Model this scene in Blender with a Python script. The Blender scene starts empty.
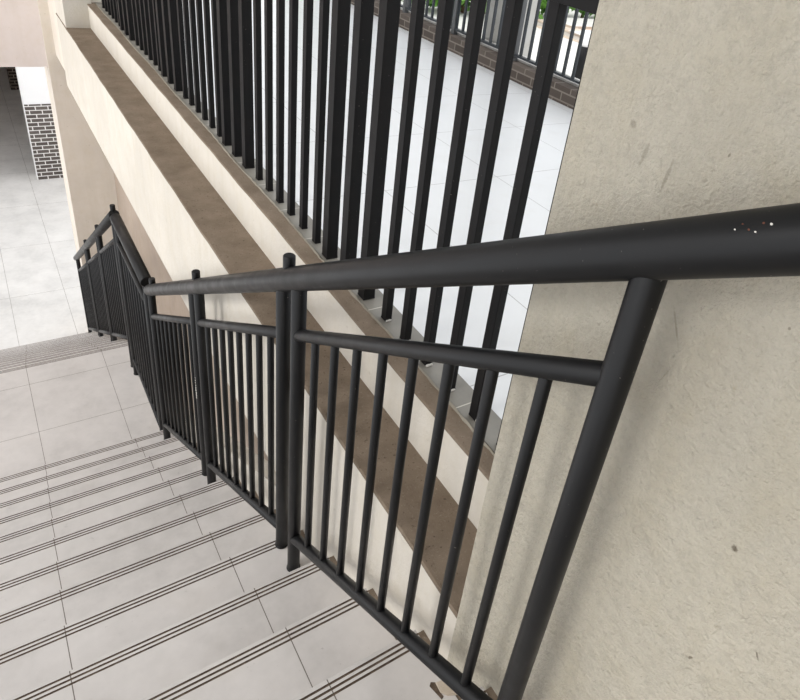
import bpy, bmesh, math, random
from mathutils import Vector, Matrix
random.seed(7)
C = bpy.context.scene.collection
Z0 = 6.502                      # height of the stair datum above the lower floor
T, R = .3, .18302               # tread and riser
Y1, Z1 = 4.20, -3.9395          # lowest nosing edge of the near flight
Y2, ZL = 5.685, -4.1225         # landing edge, landing level
R2 = .189                       # risers of the far flight
ZF = ZL - 13*R2                  # lower floor
XR, XW = .69, .795              # railing plane, wall plane
ZU = -1.46                      # corridor floor
def nz(n): return Z1 + (n-1)*R
def ny(n): return Y1 - (n-1)*T

# ---------------------------------------------------------------- materials
class NT:
    def __init__(s, name):
        s.m = bpy.data.materials.new(name); s.m.use_nodes = True
        s.t = s.m.node_tree; s.b = s.t.nodes['Principled BSDF']
    def n(s, ty, **kw):
        o = s.t.nodes.new(ty)
        for k, v in kw.items(): setattr(o, k, v)
        return o
    def l(s, a, b): s.t.links.new(a, b)
    def math(s, op, a, b=None, c=None, clamp=False):
        o = s.n('ShaderNodeMath', operation=op, use_clamp=clamp)
        for i, v in enumerate((a, b, c)):
            if v is None: continue
            if isinstance(v, (int, float)): o.inputs[i].default_value = v
            else: s.l(v, o.inputs[i])
        return o.outputs[0]
    def pos(s):
        g = s.n('ShaderNodeNewGeometry'); x = s.n('ShaderNodeSeparateXYZ')
        s.l(g.outputs['Position'], x.inputs[0]); return g.outputs['Position'], x.outputs
    def noise(s, vec, scale, detail=4, rough=.55):
        o = s.n('ShaderNodeTexNoise'); s.l(vec, o.inputs['Vector'])
        o.inputs['Scale'].default_value = scale; o.inputs['Detail'].default_value = detail; o.inputs['Roughness'].default_value = rough
        return o.outputs['Fac']
    def ramp(s, f, stops):
        o = s.n('ShaderNodeValToRGB'); s.l(f, o.inputs[0]); e = o.color_ramp.elements
        while len(e) < len(stops): e.new(.5)
        for el, (p, c) in zip(e, stops): el.position = p; el.color = (*c, 1)
        return o.outputs[0]
    def mix(s, f, a, b, mode='MIX'):
        o = s.n('ShaderNodeMix', data_type='RGBA', blend_type=mode)
        for i, v in ((0, f), (6, a), (7, b)):
            if isinstance(v, (int, float)): o.inputs[i].default_value = v
            elif isinstance(v, tuple): o.inputs[i].default_value = (*v, 1)
            else: s.l(v, o.inputs[i])
        return o.outputs[2]
    def mrange(s, v, a, b, c=0., d=1.):
        o = s.n('ShaderNodeMapRange'); s.l(v, o.inputs[0])
        for i, x in zip((1, 2, 3, 4), (a, b, c, d)): o.inputs[i].default_value = x
        return o.outputs[0]
    def joint(s, v, off, w, half):          # 1 on a joint line
        a = s.math('ADD', v, -off + w/2)
        a = s.math('FLOORED_MODULO', a, w); a = s.math('SUBTRACT', a, w/2); a = s.math('ABSOLUTE', a)
        return s.math('LESS_THAN', a, half)
    def bump(s, h, strength, dist):
        o = s.n('ShaderNodeBump'); s.l(h, o.inputs['Height']); o.inputs['Strength'].default_value = strength; o.inputs['Distance'].default_value = dist
        s.l(o.outputs[0], s.b.inputs['Normal']); return o
    def out(s, col=None, rough=None, spec=None):
        if col is not None:
            if isinstance(col, tuple): s.b.inputs['Base Color'].default_value = (*col, 1)
            else: s.l(col, s.b.inputs['Base Color'])
        if rough is not None:
            if isinstance(rough, (int, float)): s.b.inputs['Roughness'].default_value = rough
            else: s.l(rough, s.b.inputs['Roughness'])
        if spec is not None: s.b.inputs['Specular IOR Level'].default_value = spec
        return s.m

def tile_mat(name, base, xoff, xw, yoff=None, yw=None, half=.0016, var=.075, rough=.34, jc=(.16, .14, .12), speck=.3):
    k = NT(name); p, xyz = k.pos()
    n1 = k.noise(p, 2.2, 5, .6); n2 = k.noise(p, 14, 5, .7)
    f = k.math('ADD', k.math('MULTIPLY', n1, .7), k.math('MULTIPLY', n2, .3))
    lo = tuple(c*(1-2.2*var) for c in base); hi = tuple(min(1, c*(1+1.6*var)) for c in base)
    col = k.ramp(f, [(.33, lo), (.5, base), (.68, hi)])
    # faint warm stains
    st = k.mrange(k.noise(p, 5, 3), .56, .72)
    col = k.mix(k.math('MULTIPLY', st, .16), col, tuple(c*.82 for c in (base[0], base[1]*.96, base[2]*.9)))
    # small dirt specks
    sp = k.mrange(k.noise(p, 85, 2, .5), .74, .78); col = k.mix(k.math('MULTIPLY', sp, speck), col, (.2, .18, .16))
    j = k.joint(xyz[0], xoff, xw, half)
    if yoff is not None: j = k.math('MAXIMUM', j, k.joint(xyz[1], yoff, yw, half))
    col = k.mix(j, col, jc)
    r = k.mrange(n2, .3, .7, rough-.07, rough+.1) if speck else rough
    k.bump(k.math('SUBTRACT', k.math('MULTIPLY', n2, .15 if speck else 0.), j), .25, .0015)
    return k.out(col, r, .5)

M = {}
M['step'] = tile_mat('step_tile', (.60, .575, .56), -.102, .587)
M['landing'] = tile_mat('landing_tile', (.60, .575, .56), -.102, .587, 4.77, .625)
M['lower'] = tile_mat('lower_floor_tile', (.68, .67, .655), -.19, .74, 12.6-1.68*4, 1.68, half=.002, rough=.4)
M['upper'] = tile_mat('corridor_tile', (.70, .72, .735), 2.47-.77, .77, 2.885, .776, half=.0022, var=.012, rough=.3, jc=(.36, .36, .36), speck=0.)

def groove():
    k = NT('groove_dirt'); p, _ = k.pos()
    return k.out(k.ramp(k.noise(p, 60, 3), [(.3, (.07, .05, .038)), (.7, (.16, .12, .09))]), .9, .1)
M['groove'] = groove()

def plaster(name, base, dirt=.12, bump=.5, spots=(), warm=0, grain=1.0, pit=0.):
    k = NT(name); p, xyz = k.pos()
    big = k.noise(p, 1.6, 4, .6); mid = k.noise(p, 9, 5, .65); fine = k.noise(p, 120*grain, 4, .7)
    d1 = tuple(c*(1-dirt) for c in base)
    col = k.ramp(big, [(.35, d1), (.62, base)])
    col = k.mix(k.mrange(mid, .45, .75, 0, .35), col, (base[0]*.86, base[1]*.82, base[2]*.72))
    # vertical run-off streaks
    m = k.n('ShaderNodeMapping'); k.l(p, m.inputs[0]); m.inputs['Scale'].default_value = (6, 9, .5)
    stn = k.noise(m.outputs[0], 1.5, 4, .6)
    col = k.mix(k.mrange(stn, .5, .75, 0, .3), col, (base[0]*.78, base[1]*.76, base[2]*.68))
    sp = k.mrange(k.noise(p, 38*grain, 3, .6), .68, .78, 0, .45)
    col = k.mix(sp, col, (base[0]*.55, base[1]*.5, base[2]*.42))
    for (y, z, ry, rz, ang, strg) in spots:       # dirt marks with a shape of their own
        dy = k.math('SUBTRACT', xyz[1], y); dz = k.math('SUBTRACT', xyz[2], z)
        ca, sa = math.cos(ang), math.sin(ang)
        u = k.math('DIVIDE', k.math('ADD', k.math('MULTIPLY', dy, ca), k.math('MULTIPLY', dz, sa)), ry)
        v = k.math('DIVIDE', k.math('SUBTRACT', k.math('MULTIPLY', dz, ca), k.math('MULTIPLY', dy, sa)), rz)
        dd = k.math('SQRT', k.math('ADD', k.math('MULTIPLY', u, u), k.math('MULTIPLY', v, v)))
        dd = k.math('ADD', dd, k.math('MULTIPLY', k.math('SUBTRACT', k.noise(p, 90, 3, .7), .5), 2.2))
        col = k.mix(k.mrange(dd, 1.2, .5, 0, strg), col, (.10, .08, .055))
    if pit: col = k.mix(k.mrange(k.noise(p, 70, 5, .75), .46, .62, 0, pit), col, tuple(c*.72 for c in base))
    h = k.math('ADD', k.math('MULTIPLY', fine, .6), k.math('ADD', k.noise(p, 34*grain, 4, .6), k.math('MULTIPLY', mid, 1.2)))
    k.bump(h, bump, .011 if pit else .006)
    return k.out(col, .88, .15)
sp = [(.2346, -.7817, .005, .006, 0, .9), (.2149, -1.0408, .0022, .006, .5, .8), (.137, -.9156, .002, .007, -.6, .8),
      (.60, -.30, .004, .022, .15, .35), (.55, -.315, .003, .03, .1, .4), (.635, -.262, .006, .006, 0, .35), (.466, -.247, .002, .005, .2, .6),
      (.30, -.42, .002, .003, 0, .6), (.45, -.52, .002, .03, -.5, .35), (.44, -.60, .0015, .02, .3, .35)]
M['pillar'] = plaster('stucco_wall', (.555, .515, .43), .14, 1.0, [(y, z+Z0, a, b, c, d) for y, z, a, b, c, d in sp], pit=.45)
M['white'] = plaster('white_plaster', (.675, .632, .562), .10, .5, grain=.6)
M['tan'] = plaster('tan_plaster', (.75, .685, .605), .08, .25, grain=.5)
M['pink'] = plaster('lintel_paint', (.78, .705, .675), .05, .2, grain=.4)
M['shade'] = plaster('grey_render', (.42, .345, .285), .12, .35, grain=.6)  # plaster below the beam, its shade put into the base colour

def cement(name, a, b, spk):
    k = NT(name); p, _ = k.pos()
    n = k.noise(p, 6, 6, .65); f = k.noise(p, 150, 3, .7)
    col = k.ramp(n, [(.3, a), (.7, b)])
    col = k.mix(k.mrange(f, .60, .72, 0, .55), col, spk)
    col = k.mix(k.mrange(k.noise(p, 95, 2, .6), .66, .72, 0, .8), col, tuple(c*.35 for c in a))
    k.bump(k.math('ADD', f, k.math('MULTIPLY', n, .8)), .6, .004)
    return k.out(col, .93, .1)
M['cement'] = cement('bare_cement', (.175, .135, .10), (.26, .208, .16), (.38, .34, .28))
M['greytile'] = tile_mat('grey_strip_tile', (.215, .205, .18), 50, 100, .95, .31, half=.002, var=.12, rough=.5, jc=(.5, .48, .42))
M['bead2'] = plaster('pale_mortar', (.62, .54, .45), .3, .6)
M['bead'] = plaster('mortar', (.36, .33, .275), .35, .9)

def metal(name, col, rough, warm, sc=9, spec=.27):
    k = NT(name); p, _ = k.pos()
    n = k.noise(p, sc, 5, .65)
    c = k.ramp(n, [(.35, col), (.7, warm)])
    c = k.mix(k.mrange(k.noise(p, 170, 2, .5), .755, .775, 0, .6), c, (.30, .27, .24))
    k.bump(k.noise(p, 60, 3), .03, .0006)
    return k.out(c, k.mrange(n, .3, .7, rough-.05, rough+.1), spec)
M['rail'] = metal('black_rail_paint', (.0055, .006, .007), .38, (.008, .008, .0085))
M['fence'] = metal('fence_paint', (.004, .004, .0045), .5, (.008, .007, .007), spec=.18)
M['greymetal'] = metal('grey_rail_paint', (.10, .105, .11), .5, (.13, .135, .14))
M['slate'] = metal('slate_rail_paint', (.03, .037, .043), .45, (.045, .052, .06))
M['rust'] = NT('rust_spot').out((.12, .055, .04), .9, .1)
M['drip'] = NT('paint_drip').out((.62, .60, .56), .6, .3)

def brick(name, c1, c2, mortar, bw, bh, ms, plane='xz', off=(0, 0)):
    k = NT(name); p, xyz = k.pos()
    cb = k.n('ShaderNodeCombineXYZ')
    k.l(k.math('ADD', xyz[0 if plane == 'xz' else 1], off[0]), cb.inputs[0]); k.l(k.math('ADD', xyz[2], off[1]), cb.inputs[1])
    t = k.n('ShaderNodeTexBrick'); k.l(cb.outputs[0], t.inputs['Vector'])
    t.inputs['Color1'].default_value = (*c1, 1); t.inputs['Color2'].default_value = (*c2, 1); t.inputs['Mortar'].default_value = (*mortar, 1)
    t.inputs['Scale'].default_value = 1; t.inputs['Mortar Size'].default_value = ms; t.inputs['Brick Width'].default_value = bw; t.inputs['Row Height'].default_value = bh
    t.inputs['Mortar Smooth'].default_value = .1; t.inputs['Bias'].default_value = -.1
    k.bump(t.outputs['Fac'], -.3, .004)
    return k.out(t.outputs['Color'], .75, .25)
M['brick'] = brick('grey_brick', (.085, .072, .065), (.13, .112, .10), (.72, .70, .68), .22, .0835, .009)
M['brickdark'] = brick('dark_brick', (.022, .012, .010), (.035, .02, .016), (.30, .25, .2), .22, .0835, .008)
M['parapet'] = brick('parapet_brick', (.085, .068, .058), (.14, .115, .098), (.24, .21, .18), .21, .075, .007, 'yz', (.07, -.042))
M['paint'] = NT('white_wall_paint').out((.84, .84, .84), .6, .3)
M['coping'] = cement('coping_stone', (.50, .49, .47), (.66, .65, .63), (.75, .75, .74))
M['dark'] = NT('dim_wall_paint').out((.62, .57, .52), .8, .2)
M['slab'] = NT('slab_concrete').out((.62, .60, .57), .85, .2)
M['column'] = plaster('grey_column_paint', (.50, .50, .48), .08, .2, grain=.5)
M['paving'] = cement('pale_paving', (.70, .68, .64), (.82, .81, .79), (.88, .87, .85))
M['stone'] = brick('stone_risers', (.66, .54, .44), (.76, .68, .60), (.50, .45, .40), .55, .17, .012, 'xz')
def leaf():
    k = NT('hedge_leaves'); p, _ = k.pos()
    k.b.inputs['Subsurface Weight'].default_value = 0
    return k.out(k.ramp(k.noise(p, 3.5, 4), [(.3, (.05, .16, .025)), (.7, (.19, .38, .07))]), .55, .3)
M['leaf'] = leaf()
M['bark'] = NT('hedge_wood').out((.12, .08, .05), .9, .1)

# ---------------------------------------------------------------- mesh helpers (coordinates are relative to the stair datum, z + Z0)
def quad_box(bm, x0, x1, y0, y1, z0, z1, mi=0):
    vs = [bm.verts.new((x, y, z+Z0)) for x in (x0, x1) for y in (y0, y1) for z in (z0, z1)]
    for f in ((0, 1, 3, 2), (4, 6, 7, 5), (0, 4, 5, 1), (2, 3, 7, 6), (0, 2, 6, 4), (1, 5, 7, 3)):
        bm.faces.new([vs[i] for i in f]).material_index = mi
    return vs
def prism(bm, pts, x0, x1, mi=0):          # polygon in (y,z) pushed along x
    a = [bm.verts.new((x0, y, z+Z0)) for y, z in pts]; b = [bm.verts.new((x1, y, z+Z0)) for y, z in pts]
    bm.faces.new(a).material_index = mi; bm.faces.new(b[::-1]).material_index = mi
    n = len(pts)
    for i in range(n): bm.faces.new((a[i], b[i], b[(i+1) % n], a[(i+1) % n])).material_index = mi
def tube(bm, p0, p1, r, seg=20, caps=True, off=True):
    o = Vector((0, 0, Z0 if off else 0)); p0 = Vector(p0)+o; p1 = Vector(p1)+o; d = (p1-p0).normalized()
    u = d.cross(Vector((1, 0, 0)));  u = u.normalized() if u.length > .1 else d.cross(Vector((0, 1, 0))).normalized()
    v = d.cross(u); r1 = []; r2 = []
    b = min(r*.18, .004)
    rings = [(p0, r-b), (p0+d*b, r), (p1-d*b, r), (p1, r-b)]
    prev = None; rs = []
    for c, rr in rings:
        rs.append([bm.verts.new(c + (u*math.cos(2*math.pi*i/seg)+v*math.sin(2*math.pi*i/seg))*rr) for i in range(seg)])
    for a, c in zip(rs, rs[1:]):
        for i in range(seg):
            f = bm.faces.new((a[i], a[(i+1) % seg], c[(i+1) % seg], c[i])); f.smooth = True
    if caps: bm.faces.new(rs[0][::-1]); bm.faces.new(rs[-1])
def bevel(bm, w, seg=2):
    bmesh.ops.bevel(bm, geom=list(bm.edges), offset=w, segments=seg, affect='EDGES', profile=.6)
def sweep(bm, pts, r, seg=20):             # smooth tube through points (x,y,z)
    pts = [Vector(p)+Vector((0, 0, Z0)) for p in pts]; rs = []
    for i, p in enumerate(pts):
        d = (pts[min(i+1, len(pts)-1)]-pts[max(i-1, 0)]).normalized()
        u = Vector((1, 0, 0)); u = (u - d*u.dot(d)).normalized(); v = d.cross(u)
        rs.append([bm.verts.new(p+(u*math.cos(2*math.pi*k/seg)+v*math.sin(2*math.pi*k/seg))*r) for k in range(seg)])
    for a, c in zip(rs, rs[1:]):
        for i in range(seg):
            f = bm.faces.new((a[i], a[(i+1) % seg], c[(i+1) % seg], c[i])); f.smooth = True
    bm.faces.new(rs[0][::-1]); bm.faces.new(rs[-1])
def obj(name, bm, mats, parent=None, loc=None):
    bmesh.ops.recalc_face_normals(bm, faces=list(bm.faces))
    base = Vector(loc) if loc is not None else Vector((0, 0, 0))
    if parent is None and loc is None:
        xs = [v.co for v in bm.verts]
        base = Vector(((min(v.x for v in xs)+max(v.x for v in xs))/2, (min(v.y for v in xs)+max(v.y for v in xs))/2, min(v.z for v in xs)))
    elif loc is None: base = WORLD[parent.name]
    for v in bm.verts: v.co -= base
    me = bpy.data.meshes.new(name); bm.to_mesh(me); bm.free()
    for m in (mats if isinstance(mats, (list, tuple)) else [mats]): me.materials.append(m)
    o = bpy.data.objects.new(name, me); C.objects.link(o)
    if parent is not None:
        o.parent = parent; o.location = base - WORLD[parent.name]
    else: o.location = base
    WORLD[o.name] = base
    return o
WORLD = {}
def thing(name, label, cat, loc, group=None):
    o = bpy.data.objects.new(name, None); C.objects.link(o); o.location = (loc[0], loc[1], loc[2]+Z0)
    o.empty_display_size = .1
    WORLD[o.name] = Vector(o.location); o['label'] = label; o['category'] = cat
    if group: o['group'] = group
    return o
def tag(o, label, cat, group=None, kind=None):
    o['label'] = label; o['category'] = cat
    if group: o['group'] = group
    if kind: o['kind'] = kind
    return o
def struct(name, bm, mats, label=None):
    o = obj(name, bm, mats); o['kind'] = 'structure'
    if label: o['label'] = label
    return o
def B(*boxes):
    bm = bmesh.new()
    for b in boxes: quad_box(bm, *b)
    return bm
def clone(o, d):                            # copy of a part moved by d, same parent
    c = o.copy(); C.objects.link(c); c.location = o.location + Vector(d); return c

# ---------------------------------------------------------------- stairs
XL, XT = -2.1, .772                          # left edge, right edge of the tiling
GR = (.016, .031, .046)
def step(parent, ye, zt, depth, y_low, z_low):
    """one step: tread at zt from its nosing edge ye back to ye-depth, riser below the edge, three grooves"""
    top = [(ye-depth, zt)]
    for g in GR[::-1]:
        a, b = ye-g-.0034, ye-g+.0034
        top += [(a, zt), (a+.0004, zt-.0026), (b-.0004, zt-.0026), (b, zt)]
    pts = top + [(ye-.002, zt), (ye, zt-.002), (ye, z_low), (ye-depth, z_low)]
    bm = bmesh.new()
    a = [bm.verts.new((XL, y, z+Z0)) for y, z in pts]; b = [bm.verts.new((XT, y, z+Z0)) for y, z in pts]
    n = len(pts); bm.faces.new(a); bm.faces.new(b[::-1])
    for i in range(n):
        f = bm.faces.new((a[i], b[i], b[(i+1) % n], a[(i+1) % n]))
        zz = (pts[i][1]+pts[(i+1) % n][1])/2
        if zt-.0027 < zz < zt-.0005 and pts[(i+1) % n][0] < ye-.006: f.material_index = 1
    s = obj('step', bm, [M['step'], M['groove']], parent)
    # strip of bare cement between the tiling and the wall
    quad = bmesh.new(); quad_box(quad, XT, XW-.001, ye-depth, ye-.012, z_low, zt-.004)
    obj('cement_edge', quad, M['cement'], s)
    return s
fl = thing('staircase', 'upper flight of grey tiled steps with three dark non-slip grooves per nosing', 'stairs', (-.68, 1.7, ZL))
for n in range(1, 17):
    ye, zt = ny(n), nz(n)
    s_ = step(fl, ye, zt, T if n < 16 else 1.6, None, zt-R)
    if n == 12:                              # chipped tile corner beside the wall
        WORLD[s_.name] = WORLD[fl.name]
        for nm, mt, poly in (('mortar_patch', M['bead2'], [(.741, .738), (.768, .733), (.786, .70), (.778, .678), (.752, .690), (.739, .708)]),
                             ('chip', M['groove'], [(.722, .738), (.731, .746), (.742, .739), (.739, .708), (.741, .694), (.733, .690), (.728, .712)])):
            bm = bmesh.new(); a = [bm.verts.new((x, y, zt+.0003+Z0)) for x, y in poly]; b = [bm.verts.new((x*.94+.06*.75, y*.94+.06*.71, zt+(.004 if nm != 'chip' else .001)+Z0)) for x, y in poly]
            bm.faces.new(b)
            for i in range(len(a)): bm.faces.new((a[i], a[(i+1) % len(a)], b[(i+1) % len(a)], b[i]))
            obj(nm, bm, mt, s_)
bm = bmesh.new()
yb = ny(16)-1.6
prism(bm, [(ny(1)-.001, nz(1)-R), (ny(1)-.001, nz(1)-R-.18), (ny(16), nz(16)-R-.3), (yb, nz(16)-R-.3), (yb, nz(16)-R)] +
      [(ny(n)-(0 if n == 16 else .0), nz(n)-R) for n in range(16, 1, -1)][:0] + [(ny(16), nz(16)-R)], XL, XW-.004)
obj('underside_slab', bm, M['slab'], fl)

lf = thing('staircase', 'lower flight of grey steps running down from the landing to the bright floor', 'stairs', (-.68, 7.5, ZF))
for k in range(1, 13):
    step(lf, Y2+k*T, ZL-k*R2, T, None, ZL-(k+1)*R2)
bm = bmesh.new()
prism(bm, [(Y2, ZL-.2), (Y2+.02, ZL-.2-R), (Y2+12*T, ZF-.001), (Y2+11*T, ZF-.001), (Y2, ZL-R-.25)], XL, XW-.004)
obj('underside_slab', bm, M['slab'], lf)

# landing, grooved along its far edge
pts = [(Y1-.0, ZL)]
bm = bmesh.new()
prof = [(Y1, ZL)]
for g in GR[::-1]:
    a, b = Y2-g-.0034, Y2-g+.0034
    prof += [(a, ZL), (a+.0004, ZL-.0026), (b-.0004, ZL-.0026), (b, ZL)]
prof += [(Y2-.002, ZL), (Y2, ZL-.002), (Y2, ZL-R), (Y1, ZL-R)]
a = [bm.verts.new((XL, y, z+Z0)) for y, z in prof]; b = [bm.verts.new((XW-.001, y, z+Z0)) for y, z in prof]
bm.faces.new(a); bm.faces.new(b[::-1]); n = len(prof)
for i in range(n):
    f = bm.faces.new((a[i], b[i], b[(i+1) % n], a[(i+1) % n])); zz = (prof[i][1]+prof[(i+1) % n][1])/2
    if ZL-.0027 < zz < ZL-.0005 and prof[(i+1) % n][0] < Y2-.006: f.material_index = 1
struct('floor_landing', bm, [M['landing'], M['groove']], 'square tiled landing between the two flights')

# ---------------------------------------------------------------- floors
struct('floor', B((-7, 4.5, Y2+12*T, 27, ZF-.2, ZF)), M['lower'], 'bright tiled floor at the foot of the stairs')
struct('floor_corridor', B((1.19, 4.1, -4, 14, ZU-.22, ZU)), M['upper'], 'pale tiled corridor floor behind the black fence')

# ---------------------------------------------------------------- right-hand walls
struct('wall_right', B((XW-.002, 1.30, -4, .762, -5.2, 1.9)), M['pillar'], 'rough beige stucco wall beside the handrail')
YE = 8.2
LZ = -1.685
bm = bmesh.new()
quad_box(bm, XW, 1.30, .763, YE, -2.43, LZ-.012)
struct('wall_beam', bm, M['white'], 'cream plastered beam face under the ledge')
# ledge (bare cement), slightly wavy front edge
def strip(x0, x1, y0, y1, z0, z1, amp=.0013, n=150):
    bm = bmesh.new(); rows = []
    for i in range(n+1):
        y = y0+(y1-y0)*i/n
        w = amp*(math.sin(y*7.3)+.6*math.sin(y*19+1)+.5*(random.random()-.5)); w2 = amp*(math.sin(y*9.1+2)*.6+.6*(random.random()-.5))
        rows.append([bm.verts.new(v) for v in ((x0+w, y, z0+Z0), (x0+w, y, z1-.004+Z0), (x0+w+.004, y, z1+Z0), (x1+w2, y, z1+Z0), (x1+w2, y, z0+Z0))])
    for a, c in zip(rows, rows[1:]):
        for j in range(5): bm.faces.new((a[j], a[(j+1) % 5], c[(j+1) % 5], c[j]))
    bm.faces.new(rows[0]); bm.faces.new(rows[-1][::-1])
    return bm
struct('trim_ledge', strip(XW-.001, 1.006, .763, YE, LZ-.012, LZ), M['cement'], 'flat brown bare cement ledge on top of the beam')
struct('wall_curb', B((1.006, 1.19, .763, YE, LZ-.012, ZU-.010)), M['white'], 'low cream upstand behind the ledge')
struct('trim_curb', strip(1.004, 1.082, .763, YE, ZU-.010, ZU), M['cement'], 'narrow brown cement cap on the upstand')
struct('trim_strip', B((1.082, 1.19, .763, YE, ZU-.010, ZU+.003)), M['greytile'], 'grey tile strip carrying the fence bars')
bm = bmesh.new()
prev = []
n = 260
for i in range(n+1):
    y = .775+i*(YE-.775)/n; w = .0045+.0035*random.random(); h = .003+.006*random.random(); dx = .004*math.sin(y*5)+.003*random.random()
    row = [bm.verts.new(v) for v in ((1.078+dx-w, y, ZU+Z0-.002), (1.078+dx, y, ZU+h+Z0), (1.078+dx+w, y, ZU+Z0-.002))]
    if prev:
        for j in range(3): bm.faces.new((prev[j], prev[(j+1) % 3], row[(j+1) % 3], row[j]))
    else: bm.faces.new(row)
    prev = row
bm.faces.new(prev[::-1])
struct('trim_mortar', bm, M['bead'], 'thin crumbling mortar line along the fence')
# lower wall: sloped white stringer and the recessed wall behind it, shade in its colour
def nl(y): return nz(9)+(ny(9)-y)*R/T
bm = bmesh.new()
ytop = ny(9)-(-2.43-.14-nz(9))*T/R
prism(bm, [(.763, -2.43), (ytop, -2.43), (Y1+.12, nl(Y1+.12)+.14), (Y2-.1, ZL+.16), (Y2-.1, ZL-.3), (Y1, ZL-.3), (.763, -3.6)], XW, XW+.09)
struct('wall_stringer', bm, M['white'], 'sloped cream stringer along the near flight')
bm = bmesh.new()
def nl2(y): return ZL-(y-Y2)*R2/T
prism(bm, [(Y2-.1, ZL+.16), (Y2+.1, ZL+.14), (Y2+12*T, nl2(Y2+12*T)+.14), (Y2+12*T, ZF), (Y2+11*T, ZF-.05), (Y2-.1, ZL-.3)], XW, XW+.09)
struct('wall_stringer_lower', bm, M['white'], 'sloped cream stringer along the far flight')
struct('wall_recess', B((1.30, 1.45, .763, 9.45, ZF, -2.43)), M['shade'], 'recessed shaded wall below the beam')
struct('wall_upper_return', B((.85, 1.30, YE, 9.45, -2.43, 1.9)), M['tan'], 'plastered return at the end of the beam')
# column standing at the end of the ledge
struct('wall_column', B((XW+.004, 1.04, 7.55, YE, LZ, 1.9), (1.04, 1.30, 7.62, YE, ZU, 1.9)), M['white'], 'square plastered column on the far end of the ledge')
# column and lintel over the lower floor
struct('wall_pier', B((.752, 1.46, 9.45, 10.05, ZF, 1.9)), M['tan'], 'tall tan plastered pier at the foot of the lower flight')
struct('wall_lintel', B((-7, .752, 9.5, 9.85, -2.583, 1.9)), M['pink'], 'pinkish white lintel across the far opening')

# ---------------------------------------------------------------- far room on the lower floor
struct('wall_far_brick', B((.70, 3.4, 15.50, 15.8, ZF, -4.96)), M['brick'], 'grey brick dado with white mortar')
struct('wall_far_white', B((.70, 3.4, 15.51, 15.8, -4.96, -1.9), (.688, .70, 15.50, 15.8, ZF, -1.9)), M['paint'], 'white painted wall above the brick dado')
struct('wall_far_left', B((-7, -4.2, 15.32, 15.6, ZF, -1.9)), M['paint'])  # unseen; set wide so more daylight enters the far room
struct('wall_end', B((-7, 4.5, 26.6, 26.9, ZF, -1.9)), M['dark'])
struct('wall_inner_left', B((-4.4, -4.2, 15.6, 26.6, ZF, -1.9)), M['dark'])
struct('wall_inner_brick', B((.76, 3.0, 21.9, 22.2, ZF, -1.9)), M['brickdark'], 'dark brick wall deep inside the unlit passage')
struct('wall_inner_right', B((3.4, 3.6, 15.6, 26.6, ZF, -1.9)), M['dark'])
struct('ceiling_far', B((-7, 4.5, 15.3, 26.9, -1.9, -1.7)), M['dark'])  # unseen, added to keep the room dark; raised to admit some daylight

# ---------------------------------------------------------------- unseen roof over the stairs, cut short so sky light reaches the corridor
struct('ceiling', B((-2.6, 2.6, -4, 9.85, 1.9, 2.1)), M['slab'], 'concrete ceiling')
struct('wall_back', B((-2.6, 4.6, -4.2, -4, -5, 1.9)), M['white'])

# ---------------------------------------------------------------- stair railings
RP, RH, RM, RB = .0245, .0395, .0205, .0125   # radii: post, handrail, middle rails, balusters
def foot_z(y):
    if y > Y2:
        k = math.ceil((y-Y2)/T); return max(ZL-k*R2, ZF)
    if y > Y1: return ZL
    return nz(int(math.floor((Y1-y)/T))+1)
def railing(label, ya, yb, ztop, posts, panels, stubs, name='stair_railing', ends=0.0, offs=None, nb=8, group=None):
    """ztop(y): centre of the handrail; posts: y of every post; panels: (y0,y1) spans of middle and bottom rail"""
    offs = offs or (-.213, -1.203)
    y_mid = (ya+yb)/2
    t = thing(name, label, 'railing', (XR, y_mid, foot_z(y_mid)-.4 if False else foot_z(y_mid)), group)
    bm = bmesh.new(); tube(bm, (XR, ya, ztop(ya)), (XR, yb, ztop(yb)), RH, 28); h = obj('handrail', bm, M['rail'], t)
    proto = None
    for y in posts:
        top = ztop(y)
        bm = bmesh.new(); tube(bm, (XR, y, foot_z(y)), (XR, y, top), RP, 24)
        p = obj('post', bm, M['rail'], t)
        bm = bmesh.new(); tube(bm, (XR, y, foot_z(y)), (XR, y, foot_z(y)+.012), RP+.003, 24); obj('foot_collar', bm, M['rail'], p)
    for y in stubs:
        bm = bmesh.new(); tube(bm, (XR, y, ztop(y)), (XR, y, ztop(y)+.088), .0195, 20); obj('stub', bm, M['rail'], t)
    for (y0, y1) in panels:
        bm = bmesh.new(); tube(bm, (XR, y0, ztop(y0)+offs[0]), (XR, y1, ztop(y1)+offs[0]), RM, 20); obj('middle_rail', bm, M['rail'], t)
        bm = bmesh.new(); tube(bm, (XR, y0, ztop(y0)+offs[1]), (XR, y1, ztop(y1)+offs[1]), RM*1.05, 20); obj('bottom_rail', bm, M['rail'], t)
        first = None
        for i in range(nb):
            y = y0+(y1-y0)*(i+1)/(nb+1)
            if first is None:
                bm = bmesh.new(); tube(bm, (XR, y, ztop(y)+offs[1]), (XR, y, ztop(y)+offs[0]), RB, 16)
                first = obj('baluster', bm, M['rail'], t); yf = y
            else: clone(first, (0, y-yf, ztop(y)-ztop(yf)))
    return t
def zt1(y): return -1.0955-.6095*(y-1.65)
near = railing('long black handrail railing sloping down the near flight to the landing', -.45, 4.11, zt1,
        [.456, 1.63, 1.757, 2.84, 2.95, 4.08], [(.456, 1.63), (1.757, 2.84), (2.95, 4.08)], (1.712, 2.87, 4.0))
mid = railing('short level black railing on the landing between the two sloping railings', 4.20, 5.225, lambda y: -2.585,
        [4.225, 5.19], [(4.225, 5.19)], (), name='landing_railing', offs=(-.205, -1.37), nb=8)
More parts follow.
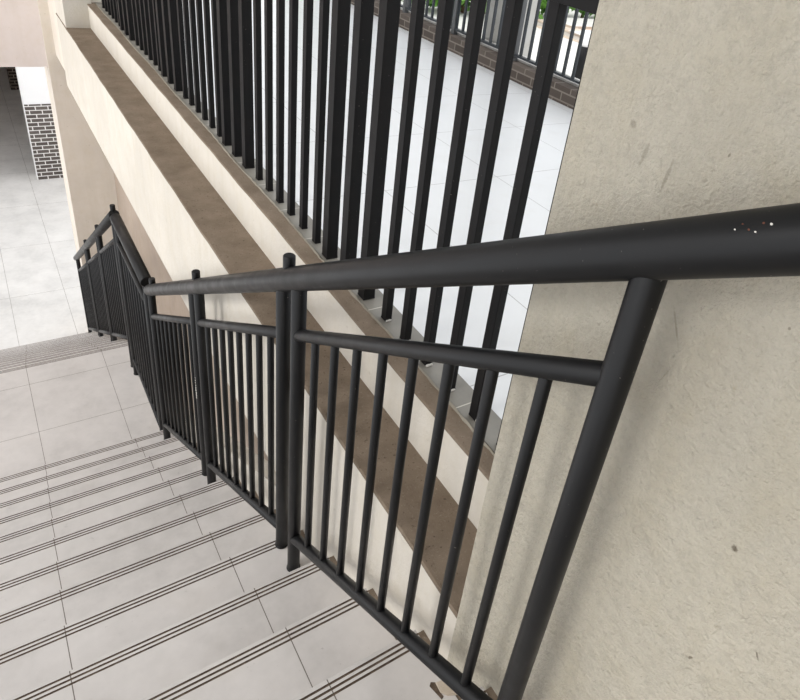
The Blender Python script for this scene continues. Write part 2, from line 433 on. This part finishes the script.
lowr = railing('black railing going down the far flight beside the tan pier', 5.27, 9.36, lambda y: -2.585-.635*(y-5.28),
        [5.31, 6.44, 6.55, 7.74, 7.85, 9.22], [(5.31, 6.44), (6.55, 7.74), (7.85, 9.22)], (5.30, 6.50, 7.80))
# rust specks on the handrail, white drips on a post
def blob(bm, c, r, flat=(1, 1, 1)):
    res = bmesh.ops.create_icosphere(bm, subdivisions=2, radius=1)
    for v in res['verts']:
        v.co = Vector((c[0]+v.co.x*r*flat[0]*random.uniform(.8, 1.2), c[1]+v.co.y*r*flat[1]*random.uniform(.8, 1.2), c[2]+Z0+v.co.z*r*flat[2]*random.uniform(.8, 1.2)))
hr = [o for o in near.children if o.name.startswith('handrail')][0] if near.children else None
def kids(t, base): return [o for o in bpy.data.objects if o.parent == t and o.name.split('.')[0] == base]
hr = kids(near, 'handrail')[0]
def on_rail(y, ang, r=RH):                  # point on the handrail's skin, ang from the -x side upwards
    d = Vector((0, -1, .6095)).normalized(); u = Vector((-1, 0, 0)); v = d.cross(u)*-1
    if v.z < 0: v = -v
    q = Vector((XR, y, zt1(y)))+u*math.cos(ang)*r+v*math.sin(ang)*r; return q
for y, a, r, m in ((.30, .60, .0015, 'drip'), (.315, .42, .0011, 'drip'), (.337, .55, .001, 'drip'), (.308, .66, .0015, 'rust'), (.322, .5, .0013, 'rust'), (.33, .7, .0011, 'rust')):
    bm = bmesh.new(); blob(bm, on_rail(y, a), r, (.5, 1.2, 1)); obj('rust_speck' if m == 'rust' else 'paint_speck', bm, M[m], hr)
ps = sorted(kids(near, 'post'), key=lambda o: o.location.y)
P2, P3 = [o for o in kids(near, 'post')][2], [o for o in kids(near, 'post')][4]
for (px, y, z0, z1) in ((P3, 2.95, -2.60, -2.46),):
    bm = bmesh.new()
    for i in range(9):
        blob(bm, (XR-RP*.97, y-.008+.004*random.random(), z0+(z1-z0)*i/8), .0055*random.uniform(.5, 1.1), (.4, 1, 1.6))
    obj('paint_drip', bm, M['drip'], px)

# ---------------------------------------------------------------- corridor fence
XF = 1.104
fence = thing('metal_fence', 'tall black metal fence of upright bars standing on the cement ledge', 'fence', (XF+.02, 4, ZU))
THK = [T0 for T0 in (.579, 1.972, 3.365, 4.758, 6.151)]
ZTOP = -.184
bars = []
for T0 in THK:
    for d in (0, .174, .349): bars.append((T0+d, 1))
    for d in ((.468, .619, .7755, .924, 1.075, 1.221) if T0 < 1 else (.488, .637, .785, .93, 1.075, 1.22)): bars.append((T0+d, 0))
bars = [(y, k) for y, k in bars if .9 < y < 7.55]
protos = {}
for y, k in bars:
    if k not in protos:
        bm = bmesh.new(); L, D = ((.052, .046) if k else (.036, .027))
        quad_box(bm, XF-.010*k, XF+D-.006*k, y-L/2, y+L/2, ZU+.003, ZTOP+.002); bevel(bm, .0022, 2)
        o = obj('thick_bar' if k else 'bar', bm, M['fence'], fence); protos[k] = (o, y)
        bm = bmesh.new(); quad_box(bm, XF-.010*k-.0012, XF+D-.006*k+.0012, y-L/2-.0012, y+L/2+.0012, ZU+.003, ZU+.012); bevel(bm, .002, 1)
        f = obj('foot', bm, M['fence'], o); protos[(k, 'f')] = f
    else:
        o, yp = protos[k]; c = clone(o, (0, y-yp, 0)); f = protos[(k, 'f')].copy(); C.objects.link(f); f.parent = c
for bar in [o for o in bpy.data.objects if o.parent == fence and o.name.startswith('bar')]:
    yb = protos[0][1]+bar.location.y; WORLD[bar.name] = WORLD[fence.name]+bar.location
    if yb < 1.9:
        bm = bmesh.new()
        for i in range(4): 
            res = bmesh.ops.create_icosphere(bm, subdivisions=2, radius=1)
            r = random.uniform(.003, .006)
            for v in res['verts']: v.co = Vector((XF+.004+i*.006+v.co.x*r*random.uniform(.7, 1.3), yb-.019+v.co.y*r, ZU+Z0+.008+v.co.z*r))
        obj('caulk', bm, M['drip'], bar)
bm = B((XF-.008, XF+.05, .763, 7.6, ZTOP, ZTOP+.055)); bevel(bm, .003, 2); obj('top_rail', bm, M['fence'], fence)

# ---------------------------------------------------------------- far side of the corridor
struct('wall_parapet', B((4.10, 4.38, -4, 14, ZU-.22, ZU+.15)), M['parapet'], 'low dark brick parapet at the outer edge of the corridor')
struct('trim_coping', B((4.235, 4.40, -4, 14, ZU+.15, ZU+.170)), M['coping'])
outer = thing('corridor_railing', 'slim dark railing on the low brick parapet beyond the fence', 'railing', (4.2, 5, ZU+.225))
b0 = None
ys = [4.14+.122*i for i in range(-12, 42)]
for i, y in enumerate(ys):
    if b0 is None:
        bm = B((4.19, 4.212, y-.012, y+.012, ZU+.205, ZU+1.02)); b0 = obj('bar', bm, M['slate'], outer); yb0 = y
    else: clone(b0, (0, y-yb0, 0))
bm = B((4.18, 4.222, 2.3, 9.5, ZU+.192, ZU+.212)); obj('bottom_rail', bm, M['slate'], outer)
bm = B((4.17, 4.232, 2.3, 9.5, ZU+1.02, ZU+1.07)); obj('top_rail', bm, M['slate'], outer)
for y in (2.9, 3.93, 4.965, 6.0, 7.03, 8.06):
    bm = B((4.175, 4.225, y-.026, y+.026, ZU+.15, ZU+1.03)); obj('post', bm, M['greymetal'], outer)
struct('wall_outer_column', B((4.42, 4.75, 5.38, 5.80, -5, 1.9)), M['column'], 'light grey column outside the parapet')
struct('wall_outer_column_far', B((4.42, 4.75, 9.4, 9.84, -5, 1.9)), M['column'], 'second light grey column further along the parapet')

# outside
struct('floor_yard', B((4.75, 40, -2, 24, -3.2, -3.0)), M['paving'], 'pale sunlit paving outside')
st = thing('garden_steps', 'pale stone steps outside beyond the low parapet', 'steps', (15.5, 12.5, -3))
for i in range(3):
    y0 = 11.5+i*1.4; h = .06
    s = obj('step', B((13.2+.4*i, 20, y0, 15.4, -3+.001+i*h, -3+(i+1)*h)), M['stone'], st)
    obj('tread', B((13.15+.4*i, 20.05, y0-.04, y0+1.0 if i < 2 else 15.4, -3+(i+1)*h, -3+(i+1)*h+.02)), M['paving'], s)
bol = thing('bollard', 'short dark bollard with a pale cap outside at the right', 'bollard', (9.2, 8.92, -3))
bm = bmesh.new(); tube(bm, (9.2, 8.92, -3), (9.2, 8.92, -2.1), .14, 20); obj('body', bm, M['rail'], bol)
bm = bmesh.new(); tube(bm, (9.2, 8.92, -2.1), (9.2, 8.92, -1.84), .12, 20); obj('cap', bm, M['paint'], bol)
def hedge(name, label, x0, x1, y0, y1, z0, z1, count, seed, group=None):
    rnd = random.Random(seed); t = thing(name, label, 'hedge', ((x0+x1)/2, (y0+y1)/2, z0), group)
    bm = bmesh.new()
    for i in range(count):
        c = Vector((rnd.uniform(x0, x1), rnd.uniform(y0, y1), z0+Z0+.2+rnd.random()**.8*(z1-z0-.2)))
        c.z += .12*math.sin(c.x*2.1); n = Vector((rnd.gauss(0, 1), rnd.gauss(-.6, 1), rnd.gauss(.5, 1))).normalized()
        u = n.orthogonal().normalized(); v = n.cross(u); a = rnd.random()*6.28; u2 = u*math.cos(a)+v*math.sin(a); v2 = n.cross(u2)
        L, W = rnd.uniform(.16, .28), rnd.uniform(.07, .12)
        bm.faces.new([bm.verts.new(q) for q in (c-u2*L, c-v2*W+n*.01, c+u2*L, c+v2*W+n*.01)])
    obj('foliage', bm, M['leaf'], t)
    bm = bmesh.new()
    k = x0+.4
    while k < x1: tube(bm, (k, (y0+y1)/2, z0+.001), (k+.1, (y0+y1)/2, z0+(z1-z0)*.8), .05, 8); k += .8
    obj('stems', bm, M['bark'], t)
    return t
hedge('hedge', 'long bright green hedge outside, seen between the fence bars', 6.5, 21, 15.8, 17.1, -3, 1.4, 20000, 3)

# ---------------------------------------------------------------- light
w = bpy.data.worlds.new('overcast_sky'); bpy.context.scene.world = w; w.use_nodes = True
nt = w.node_tree; bg = nt.nodes['Background']
bg.inputs[0].default_value = (.97, .98, 1.0, 1); bg.inputs[1].default_value = 1.0
sun = bpy.data.lights.new('soft_sun', 'SUN'); sun.energy = .62; sun.angle = math.radians(17); sun.color = (1, .97, .92)
so = bpy.data.objects.new('soft_sun', sun); C.objects.link(so)
d = Vector((.80, .03, -.55)).normalized()
so.rotation_euler = d.to_track_quat('-Z', 'Y').to_euler(); so.location = (8, 0, 12)

# ---------------------------------------------------------------- camera
cam = bpy.data.cameras.new('camera'); co = bpy.data.objects.new('camera', cam); C.objects.link(co)
CM = ((.8100, -.5672, .1491), (-.1841, -.4873, -.8536), (.5568, .6640, -.4991))
rx, ry, rz = Vector(CM[0]).normalized(), -Vector(CM[1]), -Vector(CM[2])
rz.normalize(); ry = (ry-rz*ry.dot(rz)).normalized(); rx = ry.cross(rz)
m = Matrix(((rx.x, ry.x, rz.x, 0), (rx.y, ry.y, rz.y, 0), (rx.z, ry.z, rz.z, Z0), (0, 0, 0, 1)))
co.matrix_world = m
cam.sensor_fit = 'HORIZONTAL'; cam.sensor_width = 36; cam.lens = 36*658.3/800
cam.shift_x = -(472.4-400)/800; cam.shift_y = (277.25-350)/800
cam.clip_start = .02; cam.clip_end = 200
sc = bpy.context.scene; sc.camera = co
sc.view_settings.view_transform = 'Standard'; sc.view_settings.look = 'None'; sc.view_settings.gamma = 1; sc.view_settings.use_curve_mapping = False
sc.view_settings.exposure = .9
